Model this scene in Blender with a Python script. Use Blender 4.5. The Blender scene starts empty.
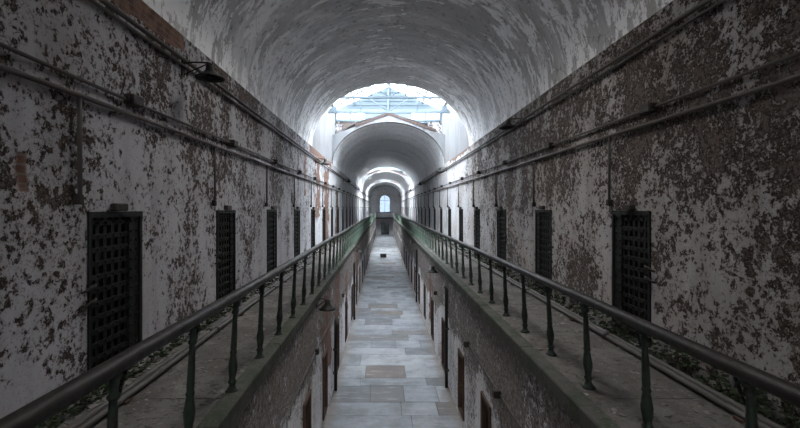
import bpy, math, random
from mathutils import Vector, Matrix
random.seed(7)
sc = bpy.context.scene
col = sc.collection
PI = math.pi

# ------------------------------------------------------------------ dimensions (metres)
EYE = 5.0
XL, XR = -2.65, 3.18            # upper walls
CX, HW = (XL + XR) / 2, (XR - XL) / 2
GZ = 3.25                       # gallery walking surface
EL, ER = -1.325, 1.72           # gallery outer edges
LWL, LWR = -1.375, 1.82         # lower walls
SPR = 7.28                      # springing of the vaults
YB, YE = -14.0, 80.0             # back and far end
VAULTS = [(-6.0, 15.8, 2.33), (22.2, 46.0, 2.17), (52.2, 66.0, 2.17), (71.2, YE, 2.1)]
BAYS = [(15.8, 22.2), (46.0, 52.2), (66.0, 71.2)]
REAR = (-12.8, -6.0)               # unseen skylit bay added behind the camera to light the near end
EAVE, RIDGE = 10.35, 11.63
SLOT = (5.6, 8.5)               # roof light added in the first vault's crown, out of view, for near light
SHAFT = 10.9                    # top of its shaft
CLER = 1.0                      # clerestory end wall stands this far behind the gable front

# ------------------------------------------------------------------ helpers
class MB:
    def __init__(s): s.v = []; s.f = []; s.m = []; s.sm = []; s.uv = {}
    def vert(s, p): s.v.append(tuple(p)); return len(s.v) - 1
    def face(s, idx, mi=0, smooth=False):
        s.f.append(tuple(idx)); s.m.append(mi); s.sm.append(smooth); return len(s.f) - 1
    def quad(s, a, b, c, d, mi=0, smooth=False):
        i = [s.vert(p) for p in (a, b, c, d)]; return s.face(i, mi, smooth)
    def box(s, lo, hi, mi=0, M=None):
        x0, y0, z0 = lo; x1, y1, z1 = hi
        P = [(x0,y0,z0),(x1,y0,z0),(x1,y1,z0),(x0,y1,z0),(x0,y0,z1),(x1,y0,z1),(x1,y1,z1),(x0,y1,z1)]
        if M is not None: P = [tuple(M @ Vector(p)) for p in P]
        i = [s.vert(p) for p in P]
        for q in ((0,3,2,1),(4,5,6,7),(0,1,5,4),(1,2,6,5),(2,3,7,6),(3,0,4,7)):
            s.face([i[k] for k in q], mi)
    def cbox(s, lo, hi, b, mi=0):
        """box with chamfered edges"""
        x0, y0, z0 = lo; x1, y1, z1 = hi
        b = min(b, (x1-x0)*.45, (y1-y0)*.45, (z1-z0)*.45)
        rings = []
        for z, o in ((z0, b), (z0+b, 0), (z1-b, 0), (z1, b)):
            a = o
            pts = [(x0+a+b*(o==0), y0+a), (x1-a-b*(o==0), y0+a), (x1-a, y0+a+b*(o==0)), (x1-a, y1-a-b*(o==0)),
                   (x1-a-b*(o==0), y1-a), (x0+a+b*(o==0), y1-a), (x0+a, y1-a-b*(o==0)), (x0+a, y0+a+b*(o==0))]
            rings.append([s.vert((p[0], p[1], z)) for p in pts])
        for r0, r1 in zip(rings, rings[1:]):
            for k in range(8):
                s.face((r0[k], r0[(k+1) % 8], r1[(k+1) % 8], r1[k]), mi)
        s.face(rings[0][::-1], mi); s.face(rings[-1], mi)
    def tube(s, pts, r, n=10, mi=0, cap=True, smooth=True):
        pts = [Vector(p) for p in pts]
        rad = r if isinstance(r, (list, tuple)) else [r] * len(pts)
        up = None; rings = []
        for k, p in enumerate(pts):
            t = (pts[min(k+1, len(pts)-1)] - pts[max(k-1, 0)]).normalized()
            if up is None:
                up = Vector((0,0,1)) if abs(t.z) < .9 else Vector((1,0,0))
            a = t.cross(up).normalized(); b = a.cross(t).normalized(); up = b
            rings.append([s.vert(p + (a*math.cos(q) + b*math.sin(q)) * rad[k]) for q in (2*PI*j/n for j in range(n))])
        for r0, r1 in zip(rings, rings[1:]):
            for k in range(n):
                s.face((r0[k], r0[(k+1) % n], r1[(k+1) % n], r1[k]), mi, smooth)
        if cap:
            s.face(rings[0][::-1], mi); s.face(rings[-1], mi)
    def lathe(s, prof, n=16, mi=0, M=None, smooth=True, cap=True):
        rings = []
        for r, z in prof:
            ring = []
            for j in range(n):
                p = Vector((r*math.cos(2*PI*j/n), r*math.sin(2*PI*j/n), z))
                ring.append(s.vert(M @ p if M is not None else p))
            rings.append(ring)
        for r0, r1 in zip(rings, rings[1:]):
            for k in range(n):
                s.face((r0[k], r0[(k+1) % n], r1[(k+1) % n], r1[k]), mi, smooth)
        if cap:
            s.face(rings[0][::-1], mi); s.face(rings[-1], mi)
    def build(s, name, mats, parent=None, kind=None):
        me = bpy.data.meshes.new(name)
        me.from_pydata(s.v, [], s.f)
        for m in (mats if isinstance(mats, (list, tuple)) else [mats]): me.materials.append(m)
        me.polygons.foreach_set('material_index', s.m)
        me.polygons.foreach_set('use_smooth', s.sm)
        if s.uv:
            uvl = me.uv_layers.new(name='UVMap')
            for fi, uvs in s.uv.items():
                p = me.polygons[fi]
                for k, li in enumerate(p.loop_indices): uvl.data[li].uv = uvs[k]
        me.update()
        o = bpy.data.objects.new(name, me); col.objects.link(o)
        if parent is not None: o.parent = parent
        if kind: o['kind'] = kind
        return o

def tag(o, label, cat, group=None, kind=None):
    o['label'] = label; o['category'] = cat
    if group: o['group'] = group
    if kind: o['kind'] = kind
    return o
def empty(name, loc=(0,0,0)):
    o = bpy.data.objects.new(name, None); o.location = loc; o.empty_display_size = .1
    col.objects.link(o); return o
def copy_tree(o, parent=None):
    c = o.copy(); col.objects.link(c); c.parent = parent
    for ch in list(o.children): copy_tree(ch, c)
    return c
ORD = ['first','second','third','fourth','fifth','sixth','seventh','eighth','ninth','tenth','eleventh','twelfth','thirteenth',
       'fourteenth','fifteenth','sixteenth','seventeenth','eighteenth','nineteenth','twentieth','twenty-first','twenty-second',
       'twenty-third','twenty-fourth','twenty-fifth','twenty-sixth','twenty-seventh','twenty-eighth','twenty-ninth','thirtieth']

# ------------------------------------------------------------------ materials
class NT:
    def __init__(s, name):
        s.mat = bpy.data.materials.new(name); s.mat.use_nodes = True
        s.t = s.mat.node_tree; s.t.nodes.clear()
        s.out = s.t.nodes.new('ShaderNodeOutputMaterial')
    def n(s, typ, **kw):
        x = s.t.nodes.new(typ)
        for k, v in kw.items(): setattr(x, k, v)
        return x
    def put(s, sock, v):
        if hasattr(v, 'is_output'): s.t.links.new(v, sock)
        elif isinstance(v, (tuple, list)) and sock.type == 'RGBA' and len(v) == 3: sock.default_value = (*v, 1)
        else: sock.default_value = v
    def pos(s): return s.n('ShaderNodeNewGeometry').outputs['Position']
    def uv(s): return s.n('ShaderNodeUVMap').outputs['UV']
    def objrand(s): return s.n('ShaderNodeObjectInfo').outputs['Random']
    def scale(s, vec, sx, sy, sz, loc=(0,0,0)):
        m = s.n('ShaderNodeMapping'); s.put(m.inputs['Vector'], vec)
        m.inputs['Scale'].default_value = (sx, sy, sz); m.inputs['Location'].default_value = loc
        return m.outputs[0]
    def noise(s, vec, scale, detail=6, rough=.6, dist=0.0, color=False):
        x = s.n('ShaderNodeTexNoise'); s.put(x.inputs['Vector'], vec)
        x.inputs['Scale'].default_value = scale; x.inputs['Detail'].default_value = detail
        x.inputs['Roughness'].default_value = rough; x.inputs['Distortion'].default_value = dist
        return x.outputs['Color' if color else 'Fac']
    def vor(s, vec, scale, feature='F1', out='Distance', rnd=1.0):
        x = s.n('ShaderNodeTexVoronoi', feature=feature); s.put(x.inputs['Vector'], vec)
        x.inputs['Scale'].default_value = scale; x.inputs['Randomness'].default_value = rnd
        return x.outputs[out]
    def math(s, op, a, b=0.0, clamp=False):
        x = s.n('ShaderNodeMath', operation=op, use_clamp=clamp); s.put(x.inputs[0], a); s.put(x.inputs[1], b)
        return x.outputs[0]
    def step(s, v, lo, hi, a=0.0, b=1.0):
        x = s.n('ShaderNodeMapRange', interpolation_type='SMOOTHSTEP'); s.put(x.inputs['Value'], v)
        s.put(x.inputs['From Min'], lo); s.put(x.inputs['From Max'], hi)
        s.put(x.inputs['To Min'], a); s.put(x.inputs['To Max'], b)
        return x.outputs[0]
    def xyz(s, vec):
        x = s.n('ShaderNodeSeparateXYZ'); s.put(x.inputs[0], vec); return x.outputs
    def ramp(s, fac, stops):
        x = s.n('ShaderNodeValToRGB'); s.put(x.inputs[0], fac)
        e = x.color_ramp.elements
        while len(e) < len(stops): e.new(.5)
        for k, (p, c) in enumerate(stops): e[k].position = p; e[k].color = (*c, 1)
        return x.outputs[0]
    def mix(s, fac, a, b, mode='MIX'):
        x = s.n('ShaderNodeMix', data_type='RGBA', blend_type=mode)
        s.put(x.inputs['Factor'], fac); s.put(x.inputs[6], a); s.put(x.inputs[7], b)
        return x.outputs[2]
    def bump(s, h, strength=.4, dist=.02, normal=None):
        x = s.n('ShaderNodeBump'); x.inputs['Strength'].default_value = strength; x.inputs['Distance'].default_value = dist
        s.put(x.inputs['Height'], h)
        if normal is not None: s.put(x.inputs['Normal'], normal)
        return x.outputs[0]
    def brick(s, vec, c1, c2, mortar, w, h, msize=.012, offset=.5, bias=0.0):
        x = s.n('ShaderNodeTexBrick'); s.put(x.inputs['Vector'], vec)
        s.put(x.inputs['Color1'], c1); s.put(x.inputs['Color2'], c2); s.put(x.inputs['Mortar'], mortar)
        x.inputs['Scale'].default_value = 1.0; x.inputs['Mortar Size'].default_value = msize
        x.inputs['Brick Width'].default_value = w; x.inputs['Row Height'].default_value = h
        x.inputs['Bias'].default_value = bias; x.offset = offset
        return x.outputs
    def pbr(s, color, rough=.9, normal=None, metal=0.0, spec=.3):
        b = s.n('ShaderNodeBsdfPrincipled')
        s.put(b.inputs['Base Color'], color); s.put(b.inputs['Roughness'], rough)
        b.inputs['Metallic'].default_value = metal; b.inputs['Specular IOR Level'].default_value = spec
        if normal is not None: s.put(b.inputs['Normal'], normal)
        s.t.links.new(b.outputs[0], s.out.inputs[0]); return s.mat

BROWN = [(.38, (.013,.010,.009)), (.52, (.04,.029,.024)), (.62, (.09,.069,.057)), (.72, (.22,.19,.17))]
def brickcol(t, p):
    """old red brick, coursed on the (y, z) plane"""
    q = t.xyz(p); c = t.n('ShaderNodeCombineXYZ'); t.put(c.inputs[0], q[1]); t.put(c.inputs[1], q[2])
    b = t.brick(c.outputs[0], (.15,.07,.048), (.10,.055,.042), (.15,.13,.12), .21, .07, .009)
    n = t.noise(p, 6, 5, .6)
    return t.mix(t.step(n, .35, .75), b['Color'], (.26,.16,.12)), b['Fac']

def peel_wall(name, cover, paint, paint2, far_lo, far_hi, far_cover, brick_strip=(), lower=None, seed=0.0, tan=.25):
    """peeling whitewash over dark scabbed plaster. cover .. share peeled near the camera end, far_cover .. beyond far_hi"""
    t = NT(name); p = t.pos(); q = t.xyz(p)
    ps = t.scale(p, 1, 1, 1, (seed, seed*.7, seed*1.3))
    big = t.noise(ps, .8, 4, .55)
    clump = t.noise(t.scale(p, 1, 1, .6, (3, 9, seed)), 1.5, 5, .6)
    mid = t.noise(ps, 9.0, 6, .66, .4)
    fine = t.noise(ps, 29, 7, .74, .5)
    flake = t.vor(t.mix(.12, ps, t.noise(ps, 6, 3, .6, 0, True)), 16, 'F1')
    v = t.math('ADD', t.math('MULTIPLY', fine, .66), t.math('MULTIPLY', mid, .56))
    v = t.math('ADD', v, t.math('ADD', t.math('MULTIPLY', big, .27), t.math('MULTIPLY', clump, .48)))
    v = t.math('ADD', v, t.math('MULTIPLY', flake, -.16))       # about .6 .. 1.3, mean ~ .9
    thr = t.step(q[1], far_lo, far_hi, .925 - cover*.26 + .1, .925 - far_cover*.26 + .1)
    if lower is not None:                                       # scabbed upper zone, whitewashed lower zone
        zz = t.math('ADD', q[2], t.math('MULTIPLY', t.math('SUBTRACT', big, .5), 1.6))
        thr = t.math('ADD', thr, t.step(zz, lower-.3, lower+.25, .12, -.09))
    d = t.math('SUBTRACT', v, thr)
    if lower is None: d = t.math('ADD', d, t.math('MULTIPLY', t.step(q[2], 4.6, 6.2, -.03, .035), t.step(q[1], 12, 22, 1, 0)))
    peeled = t.step(d, -.006, .014)
    deep = t.step(d, .07, .16)
    stain = t.noise(t.scale(p, 1, 1, .16), 2.6, 5, .6)
    grime = t.noise(ps, 28, 4, .7)
    pc = t.mix(t.step(stain, .4, .68), paint, paint2)
    if lower is None and far_lo > 5: pc = t.mix(t.step(t.math('ADD', q[1], t.math('MULTIPLY', big, 6.0)), 15, 21, 0, .85), pc, (.56,.57,.59))  # whiter paint farther on, partly standing in for brighter light there
    pc = t.mix(t.step(grime, .52, .8, 0, .55), pc, (.16,.14,.13))
    pc = t.mix(t.step(mid, .56, .72, 0, .45), pc, (.25,.22,.2))
    pc = t.mix(t.step(t.noise(t.scale(p,1,1,1,(7,3,5)), .7, 5, .6), .45, .65, 0, tan), pc, (.33,.27,.225))
    pc = t.mix(t.step(d, -.07, -.004, 0, .45), pc, (.2,.165,.145))
    bc = t.ramp(t.math('ADD', t.math('MULTIPLY', t.noise(ps, 30, 6, .75), .6), t.math('MULTIPLY', t.noise(ps, 7, 6, .7, .5), .42)), BROWN)
    bc = t.mix(t.math('MULTIPLY', deep, .55), bc, (.2,.17,.15))
    if lower is not None: bc = t.mix(.55, bc, t.ramp(t.noise(ps, 16, 7, .75), [(.36,(.035,.028,.024)),(.48,(.2,.17,.15)),(.62,(.46,.43,.41))]))
    speck = t.noise(t.scale(p, 1, 1, .8), 55, 4, .75)
    pc = t.mix(t.step(t.math('ADD', speck, t.math('MULTIPLY', t.math('SUBTRACT', clump, .5), .35)), .57, .64, 0, .75), pc, (.085,.07,.062))
    fleck = t.noise(ps, 36, 5, .7)
    bc = t.mix(t.step(t.math('ADD', fleck, t.math('MULTIPLY', t.math('SUBTRACT', mid, .5), -.5)), .56, .62, 0, .7), bc, pc)
    c = t.mix(peeled, pc, bc)
    h = t.math('ADD', t.math('MULTIPLY', peeled, -1.0), t.math('MULTIPLY', fine, .9))
    for (y0, y1, z0, z1, frac) in brick_strip:
        e = t.math('MULTIPLY', t.math('SUBTRACT', t.noise(ps, 2.3, 5, .6), .5), frac)
        yy = t.math('ADD', q[1], t.math('MULTIPLY', e, 2.0)); zz = t.math('ADD', q[2], e)
        m = t.math('MULTIPLY', t.step(yy, y0, y0+.03), t.step(yy, y1-.03, y1, 1, 0))
        m = t.math('MULTIPLY', m, t.math('MULTIPLY', t.step(zz, z0, z0+.02), t.step(zz, z1-.02, z1, 1, 0)))
        bk, bf = brickcol(t, p)
        c = t.mix(m, c, bk)
        h = t.math('ADD', h, t.math('MULTIPLY', m, -1.2))
    return t.pbr(c, .92, t.bump(h, .75, .012), spec=.15)

M = {}
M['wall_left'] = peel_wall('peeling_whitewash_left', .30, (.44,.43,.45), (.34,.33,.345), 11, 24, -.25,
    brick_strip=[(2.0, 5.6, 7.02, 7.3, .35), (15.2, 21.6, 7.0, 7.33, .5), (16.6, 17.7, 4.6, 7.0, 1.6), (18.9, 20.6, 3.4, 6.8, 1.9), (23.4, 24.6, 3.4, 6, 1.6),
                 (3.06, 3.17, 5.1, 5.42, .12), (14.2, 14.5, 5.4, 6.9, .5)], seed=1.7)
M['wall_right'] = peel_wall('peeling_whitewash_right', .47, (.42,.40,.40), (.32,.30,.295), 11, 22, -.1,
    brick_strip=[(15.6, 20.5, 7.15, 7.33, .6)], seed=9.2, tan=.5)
M['lower_left'] = peel_wall('peeling_lower_left', .55, (.72,.71,.72), (.58,.56,.55), 30, 60, .3, lower=1.9,
    brick_strip=[(9.6, 11.2, .9, 3.0, 1.4), (12.0, 13.4, 1.5, 3.05, 1.2), (15.2, 16.2, .2, 2.6, .9), (21, 23, .6, 3, .9)], seed=4.1)
M['lower_right'] = peel_wall('peeling_lower_right', .58, (.74,.73,.74), (.60,.58,.57), 30, 60, .3, lower=1.75,
    brick_strip=[(16, 17, .5, 2.5, 1.0)], seed=6.6)
M['bay'] = peel_wall('bay_plaster', -.25, (.225,.233,.245), (.18,.188,.2), 0, 1, -.25, seed=3.0)
M['weathered'] = peel_wall('weathered_gable_plaster', .5, (.5,.5,.53), (.4,.4,.42), 0, 1, .5, seed=5.0)

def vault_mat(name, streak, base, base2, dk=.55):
    t = NT(name); u = t.uv(); p = t.pos()
    s1 = t.noise(t.scale(u, 5, 1.5, 1), 1.0, 8, .66, .35)
    s2 = t.noise(t.scale(u, 16, 6, 1), 1.0, 7, .7, .5)
    big = t.noise(t.scale(u, 2.5, .3, 1, (3.1, 1.7, 0)), 1.0, 4, .5)
    fine = t.noise(p, 22, 6, .7)
    ring = t.noise(t.scale(u, 1.2, .75, 1, (0, 4.4, 0)), 1.0, 3, .5)
    edge = t.math('ADD', big, t.math('MULTIPLY', t.math('SUBTRACT', s2, .5), .35))
    c = t.mix(t.step(edge, .47, .52), base, base2)
    c = t.mix(t.step(t.noise(t.scale(u, 9, 2.2, 1, (1.3, 8, 0)), 1.0, 7, .68, .6), .42, .6, 0, .5), c, (base[0]*dk, base[1]*dk, base[2]*dk))
    c = t.mix(t.step(ring, .48, .6, 0, .6), c, (base[0]*.72, base[1]*.72, base[2]*.72))
    v = t.math('ADD', t.math('MULTIPLY', s1, .62), t.math('MULTIPLY', s2, .5))
    v = t.math('ADD', v, t.math('MULTIPLY', fine, .13))
    # flaking is worst on the haunches, where the water runs
    ux = t.xyz(u)[0]
    haunch = t.math('ABSOLUTE', t.math('SUBTRACT', ux, .5))     # u is 0..1 around the arch before scaling
    v = t.math('ADD', v, t.step(haunch, .08, .42, -.035, .035))
    white = t.step(v, .735 - streak, .75 - streak)
    dark = t.step(v, .60, .57)
    c = t.mix(white, c, (.95,.95,.955))
    sp = t.noise(p, 7, 7, .72)
    c = t.mix(t.math('MULTIPLY', t.step(sp, .55, .63), .6), c, (.15,.14,.135))
    crack = t.vor(t.mix(.2, p, t.noise(p, 1.5, 4, .6, 0, True)), .8, 'DISTANCE_TO_EDGE')
    c = t.mix(t.step(crack, .006, .002, 0, .3), c, (.12,.115,.11))
    h = t.math('ADD', t.math('MULTIPLY', white, .5), t.math('ADD', t.math('MULTIPLY', s2, .8), t.math('MULTIPLY', fine, .5)))
    return t.pbr(c, .8, t.bump(h, .7, .02), spec=.25)
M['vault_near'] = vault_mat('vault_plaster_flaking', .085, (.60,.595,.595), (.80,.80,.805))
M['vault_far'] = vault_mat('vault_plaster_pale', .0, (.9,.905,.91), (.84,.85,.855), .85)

def floor_mat():
    t = NT('stone_flags'); p = t.pos()
    a = t.n('ShaderNodeAttribute', attribute_name='slab').outputs['Fac']
    c = t.ramp(a, [(0, (.24,.255,.275)), (.25, (.42,.435,.455)), (.5, (.33,.355,.385)), (.76, (.50,.51,.52)), (.86, (.19,.20,.215)), (1, (.22,.175,.145))])
    c = t.mix(1, c, (.56,.57,.585), 'MULTIPLY')
    n = t.noise(p, 1.3, 6, .65); f = t.noise(p, 14, 6, .7)
    c = t.mix(t.step(n, .42, .66, 0, .6), c, (.115,.118,.125))
    c = t.mix(t.step(f, .5, .72, 0, .5), c, (.09,.09,.09))
    c = t.mix(t.step(t.noise(t.scale(p, .6, 2.5, 1), 2.2, 6, .7), .5, .7, 0, .45), c, (.36,.37,.385))
    # dirt gathered along the walls
    x = t.xyz(p)[0]
    ed = t.math('ABSOLUTE', t.math('SUBTRACT', x, (LWL+LWR)/2))
    ed = t.math('ADD', ed, t.math('MULTIPLY', t.math('SUBTRACT', n, .5), .5))
    c = t.mix(t.step(ed, 1.3, 1.62, 0, .8), c, (.17,.145,.125))
    return t.pbr(c, t.step(n, .3, .8, .5, .85), t.bump(t.math('ADD', f, n), .25, .01), spec=.35)
M['floor'] = floor_mat()
t = NT('joint_mortar'); M['joint'] = t.pbr(t.mix(t.noise(t.pos(), 9), (.05,.048,.046), (.14,.135,.13)), .95)

def gallery_mat():
    t = NT('gallery_stone'); p = t.pos(); q = t.xyz(p)
    c2 = t.n('ShaderNodeCombineXYZ'); t.put(c2.inputs[0], t.math('ADD', q[1], .3)); t.put(c2.inputs[1], q[0])
    b = t.brick(c2.outputs[0], (.135,.127,.12), (.165,.155,.147), (.035,.032,.03), 2.1, 6.0, .012, 0)
    n = t.noise(p, 1.7, 6, .65); f = t.noise(p, 17, 8, .8)
    c = t.mix(t.step(n, .4, .62, 0, .8), b['Color'], (.075,.07,.065))
    c = t.mix(t.step(f, .55, .72, 0, .75), c, (.25,.235,.22))
    c = t.mix(t.step(t.noise(p, 11, 7, .8, .4), .53, .6, 0, .75), c, (.04,.035,.031))
    return t.pbr(c, .95, t.bump(t.math('ADD', t.math('MULTIPLY', f, 1.0), t.math('MULTIPLY', b['Fac'], -.8)), .5, .012), spec=.12)
M['gallery'] = gallery_mat()
t = NT('mossy_slab_edge'); p = t.pos(); n = t.noise(p, 3.5, 7, .68); f = t.noise(p, 26, 6, .7)
c = t.mix(t.step(n, .4, .62), (.075,.073,.066), (.04,.05,.034)); c = t.mix(t.step(f, .5, .7, 0, .6), c, (.13,.128,.118))
M['edge'] = t.pbr(c, .93, t.bump(f, .6, .012), spec=.12)

def paint_metal(name, c1, c2, rust, rough=.6, amt=.5, scale=18, far=None):
    t = NT(name); p = t.n('ShaderNodeTexCoord').outputs['Object']
    n = t.noise(p, scale, 7, .7); m = t.noise(p, scale*.25, 4, .6)
    c = t.mix(m, c1, c2)
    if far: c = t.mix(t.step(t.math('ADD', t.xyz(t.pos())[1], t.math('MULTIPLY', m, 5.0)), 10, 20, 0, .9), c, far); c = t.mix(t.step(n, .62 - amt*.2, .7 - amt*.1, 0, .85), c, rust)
    return t.pbr(c, t.step(n, .3, .8, rough-.12, rough+.2), t.bump(n, .35, .006), metal=.0, spec=.22)
M['iron'] = paint_metal('black_iron', (.007,.0075,.007), (.012,.0125,.011), (.028,.02,.015))
M['iron_rust'] = paint_metal('rusting_iron', (.026,.021,.018), (.045,.036,.03), (.09,.05,.03), amt=.9)
M['rail'] = paint_metal('handrail_brown_iron', (.018,.0155,.014), (.03,.026,.023), (.055,.042,.034), rough=.55, amt=.6)
M['green_iron'] = paint_metal('old_green_iron', (.026,.040,.029), (.016,.023,.018), (.02,.017,.015), rough=.62, amt=.7, scale=14, far=(.19,.27,.21))  # old green paint, lightened farther off in place of skylight brightness
M['pipe'] = paint_metal('whitewashed_conduit', (.115,.10,.09), (.06,.05,.045), (.035,.025,.02), amt=1.6, scale=9)
M['pipe_dark'] = paint_metal('dark_conduit', (.06,.052,.047), (.10,.088,.08), (.16,.10,.07), amt=.7, scale=9)
M['floor_pipe'] = paint_metal('dusty_floor_pipe', (.065,.058,.053), (.095,.086,.08), (.05,.035,.028), amt=.7, scale=9)
M['steel_blue'] = paint_metal('pale_blue_steel', (.125,.16,.183), (.095,.125,.15), (.07,.08,.09), amt=.1)
t = NT('pale_blue_boards'); p = t.pos(); n = t.noise(t.scale(p, .5, 1, 6), 2.0, 5, .6)
M['blue_board'] = t.pbr(t.mix(n, (.047,.066,.08), (.06,.08,.094)), .7, t.bump(n, .15, .01))
t = NT('dark_wood'); p = t.n('ShaderNodeTexCoord').outputs['Object']; n = t.noise(t.scale(p, 6, 6, .7), 3, 6, .65)
M['dark_wood'] = t.pbr(t.ramp(n, [(.3, (.012,.01,.009)), (.6, (.035,.028,.024)), (.8, (.06,.05,.042))]), .85, t.bump(n, .4, .01), spec=.15)
t = NT('brown_wood'); p = t.n('ShaderNodeTexCoord').outputs['Object']; n = t.noise(t.scale(p, 6, 6, .6), 3, 6, .65)
M['brown_wood'] = t.pbr(t.ramp(n, [(.3, (.035,.022,.016)), (.6, (.09,.055,.04)), (.8, (.2,.14,.11))]), .8, t.bump(n, .4, .01), spec=.2)
t = NT('red_brick_coping'); p = t.pos(); n = t.noise(p, 5, 6, .7)
b = t.brick(t.scale(p, 1, 1, 1), (.075,.018,.012), (.045,.015,.011), (.08,.06,.055), .22, .075, .01)
M['coping'] = t.pbr(t.mix(t.step(n, .55, .75, 0, .3), b['Color'], (.12,.09,.08)), .9, t.bump(n, .5, .02), spec=.1)
t = NT('dark_recess_plaster'); p = t.pos(); n = t.noise(p, 8, 6, .7)
M['recess'] = t.pbr(t.mix(n, (.045,.042,.04), (.11,.1,.095)), .95, t.bump(n, .5, .01), spec=.1)
t = NT('rubble'); p = t.pos(); n = t.noise(p, 5, 6, .7)
M['rubble'] = t.pbr(t.ramp(n, [(.3, (.05,.045,.04)), (.5, (.14,.128,.118)), (.72, (.30,.285,.27))]), .95, spec=.1)
t = NT('moss'); p = t.pos(); n = t.noise(p, 12, 6, .7)
M['moss'] = t.pbr(t.ramp(n, [(.3, (.018,.024,.014)), (.6, (.045,.06,.034)), (.8, (.09,.10,.065))]), .95, t.bump(n, .6, .02), spec=.1)
t = NT('outside_ground'); p = t.pos(); n = t.noise(p, 2, 6, .7)
M['ground'] = t.pbr(t.mix(n, (.4,.42,.36), (.55,.5,.5)), .95)
t = NT('roof_felt'); M['roof'] = t.pbr((.22,.22,.225), .95)
def glass_mat(name, tint, clear):
    t = NT(name); tr = t.n('ShaderNodeBsdfTransparent'); tr.inputs[0].default_value = (*tint, 1)
    tl = t.n('ShaderNodeBsdfTranslucent'); tl.inputs[0].default_value = (*tint, 1)
    gl = t.n('ShaderNodeBsdfGlossy'); gl.inputs[0].default_value = (.8,.85,.9,1); gl.inputs['Roughness'].default_value = .15
    m1 = t.n('ShaderNodeMixShader'); m1.inputs[0].default_value = clear
    t.t.links.new(tl.outputs[0], m1.inputs[1]); t.t.links.new(tr.outputs[0], m1.inputs[2])
    m2 = t.n('ShaderNodeMixShader'); m2.inputs[0].default_value = .05
    t.t.links.new(m1.outputs[0], m2.inputs[1]); t.t.links.new(gl.outputs[0], m2.inputs[2])
    t.t.links.new(m2.outputs[0], t.out.inputs[0]); return t.mat
M['glass'] = glass_mat('skylight_glass', (.35,.362,.374), .75)
M['clear_glass'] = glass_mat('added_skylight_glass', (.36,.35,.34), .9)
M['slot_glass'] = glass_mat('added_rooflight_glass', (.76,.73,.70), .93)
M['door_glass'] = glass_mat('door_glass', (.03,.033,.034), .9)
M['far_glass'] = glass_mat('farther_skylight_glass', (.55,.565,.58), .8)
M['window_glass'] = glass_mat('dusty_window_glass', (.016,.0195,.025), .6)

# ------------------------------------------------------------------ setting: walls
DW, DZ0, DZ1 = .82, 3.40, 4.94
LD_W, LD_Z0, LD_Z1 = .64, .22, 1.62
doorsL = [4.22 + 2.93*k for k in range(26) if 4.22 + 2.93*k < 79]
doorsR = [5.47 + 2.98*k for k in range(26) if 5.47 + 2.98*k < 79]
lowL = [7.56, 9.9] + [12.6 + 2.93*k for k in range(23) if 12.6 + 2.93*k < 76]
lowR = [7.48, 9.88] + [12.75 + 2.93*k for k in range(23) if 12.75 + 2.93*k < 76]

def wall_with_doors(name, x, side, y0, y1, z0, z1, cents, w, dz0, dz1, mat, depth=.5, bays=()):
    """side -1: wall on the left (recess goes to -x)"""
    m = MB(); dx = side * depth
    ys = [y0] + [v for c in cents for v in (c - w/2, c + w/2)] + [y1]
    zs = [z0, dz0, dz1, z1]
    for i in range(len(ys)-1):
        for j in range(3):
            a, b, c, d = ys[i], ys[i+1], zs[j], zs[j+1]
            if i % 2 == 1 and j == 1:
                m.quad((x,a,c),(x+dx,a,c),(x+dx,a,d),(x,a,d), 1); m.quad((x,b,c),(x+dx,b,c),(x+dx,b,d),(x,b,d), 1)
                m.quad((x,a,c),(x,b,c),(x+dx,b,c),(x+dx,a,c), 1); m.quad((x,a,d),(x,b,d),(x+dx,b,d),(x+dx,a,d), 1)
                m.quad((x+dx,a,c),(x+dx,b,c),(x+dx,b,d),(x+dx,a,d), 1)
            else:
                m.quad((x,a,c),(x,b,c),(x,b,d),(x,a,d))
    for (a, b) in bays:                      # the walls rise to the skylight here
        m.quad((x,a,z1),(x,b+CLER,z1),(x,b+CLER,EAVE),(x,a,EAVE), 2)
    return m.build(name, [mat, M['recess'], M['bay']], kind='structure')
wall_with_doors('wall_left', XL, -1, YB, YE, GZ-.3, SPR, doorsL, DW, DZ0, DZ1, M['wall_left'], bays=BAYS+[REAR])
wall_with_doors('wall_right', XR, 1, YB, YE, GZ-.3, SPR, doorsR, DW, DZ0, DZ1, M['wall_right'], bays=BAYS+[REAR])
wall_with_doors('wall_lower_left', LWL, -1, YB, YE, -.02, GZ-.16, lowL, LD_W, LD_Z0, LD_Z1, M['lower_left'], .45)
wall_with_doors('wall_lower_right', LWR, 1, YB, YE, -.02, GZ-.16, lowR, LD_W, LD_Z0, LD_Z1, M['lower_right'], .45)

# stone floor: rows of flags of different size, each its own block, one mesh
m = MB(); slab = []
rnd = random.Random(11)
m.quad((LWL-.5,YB,-.03),(LWR+.5,YB,-.03),(LWR+.5,YE+.4,-.03),(LWL-.5,YE+.4,-.03), 1); slab.append(.5)
y = YB
while y < YE + .3:
    h = rnd.choice([.55,.7,.85,1.0]); y2 = min(y + h, YE + .4)
    x = LWL - .05 - rnd.random()*.4
    while x < LWR:
        w = rnd.choice([.9,1.2,1.5,1.9,2.4]); x2 = min(x + w, LWR + .05)
        if LWR - x2 < .3: x2 = LWR + .05
        g = .004; n0 = len(m.f); dz = rnd.uniform(-.004, .004)
        m.cbox((max(x, LWL-.05)+g, y+g, -.03), (x2-g, y2-g, dz), .006)
        v = rnd.random(); slab += [v] * (len(m.f) - n0)
        x = x2
    y = y2
fl = m.build('floor', [M['floor'], M['joint']], kind='structure')
at = fl.data.attributes.new('slab', 'FLOAT', 'FACE'); at.data.foreach_set('value', slab)

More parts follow.
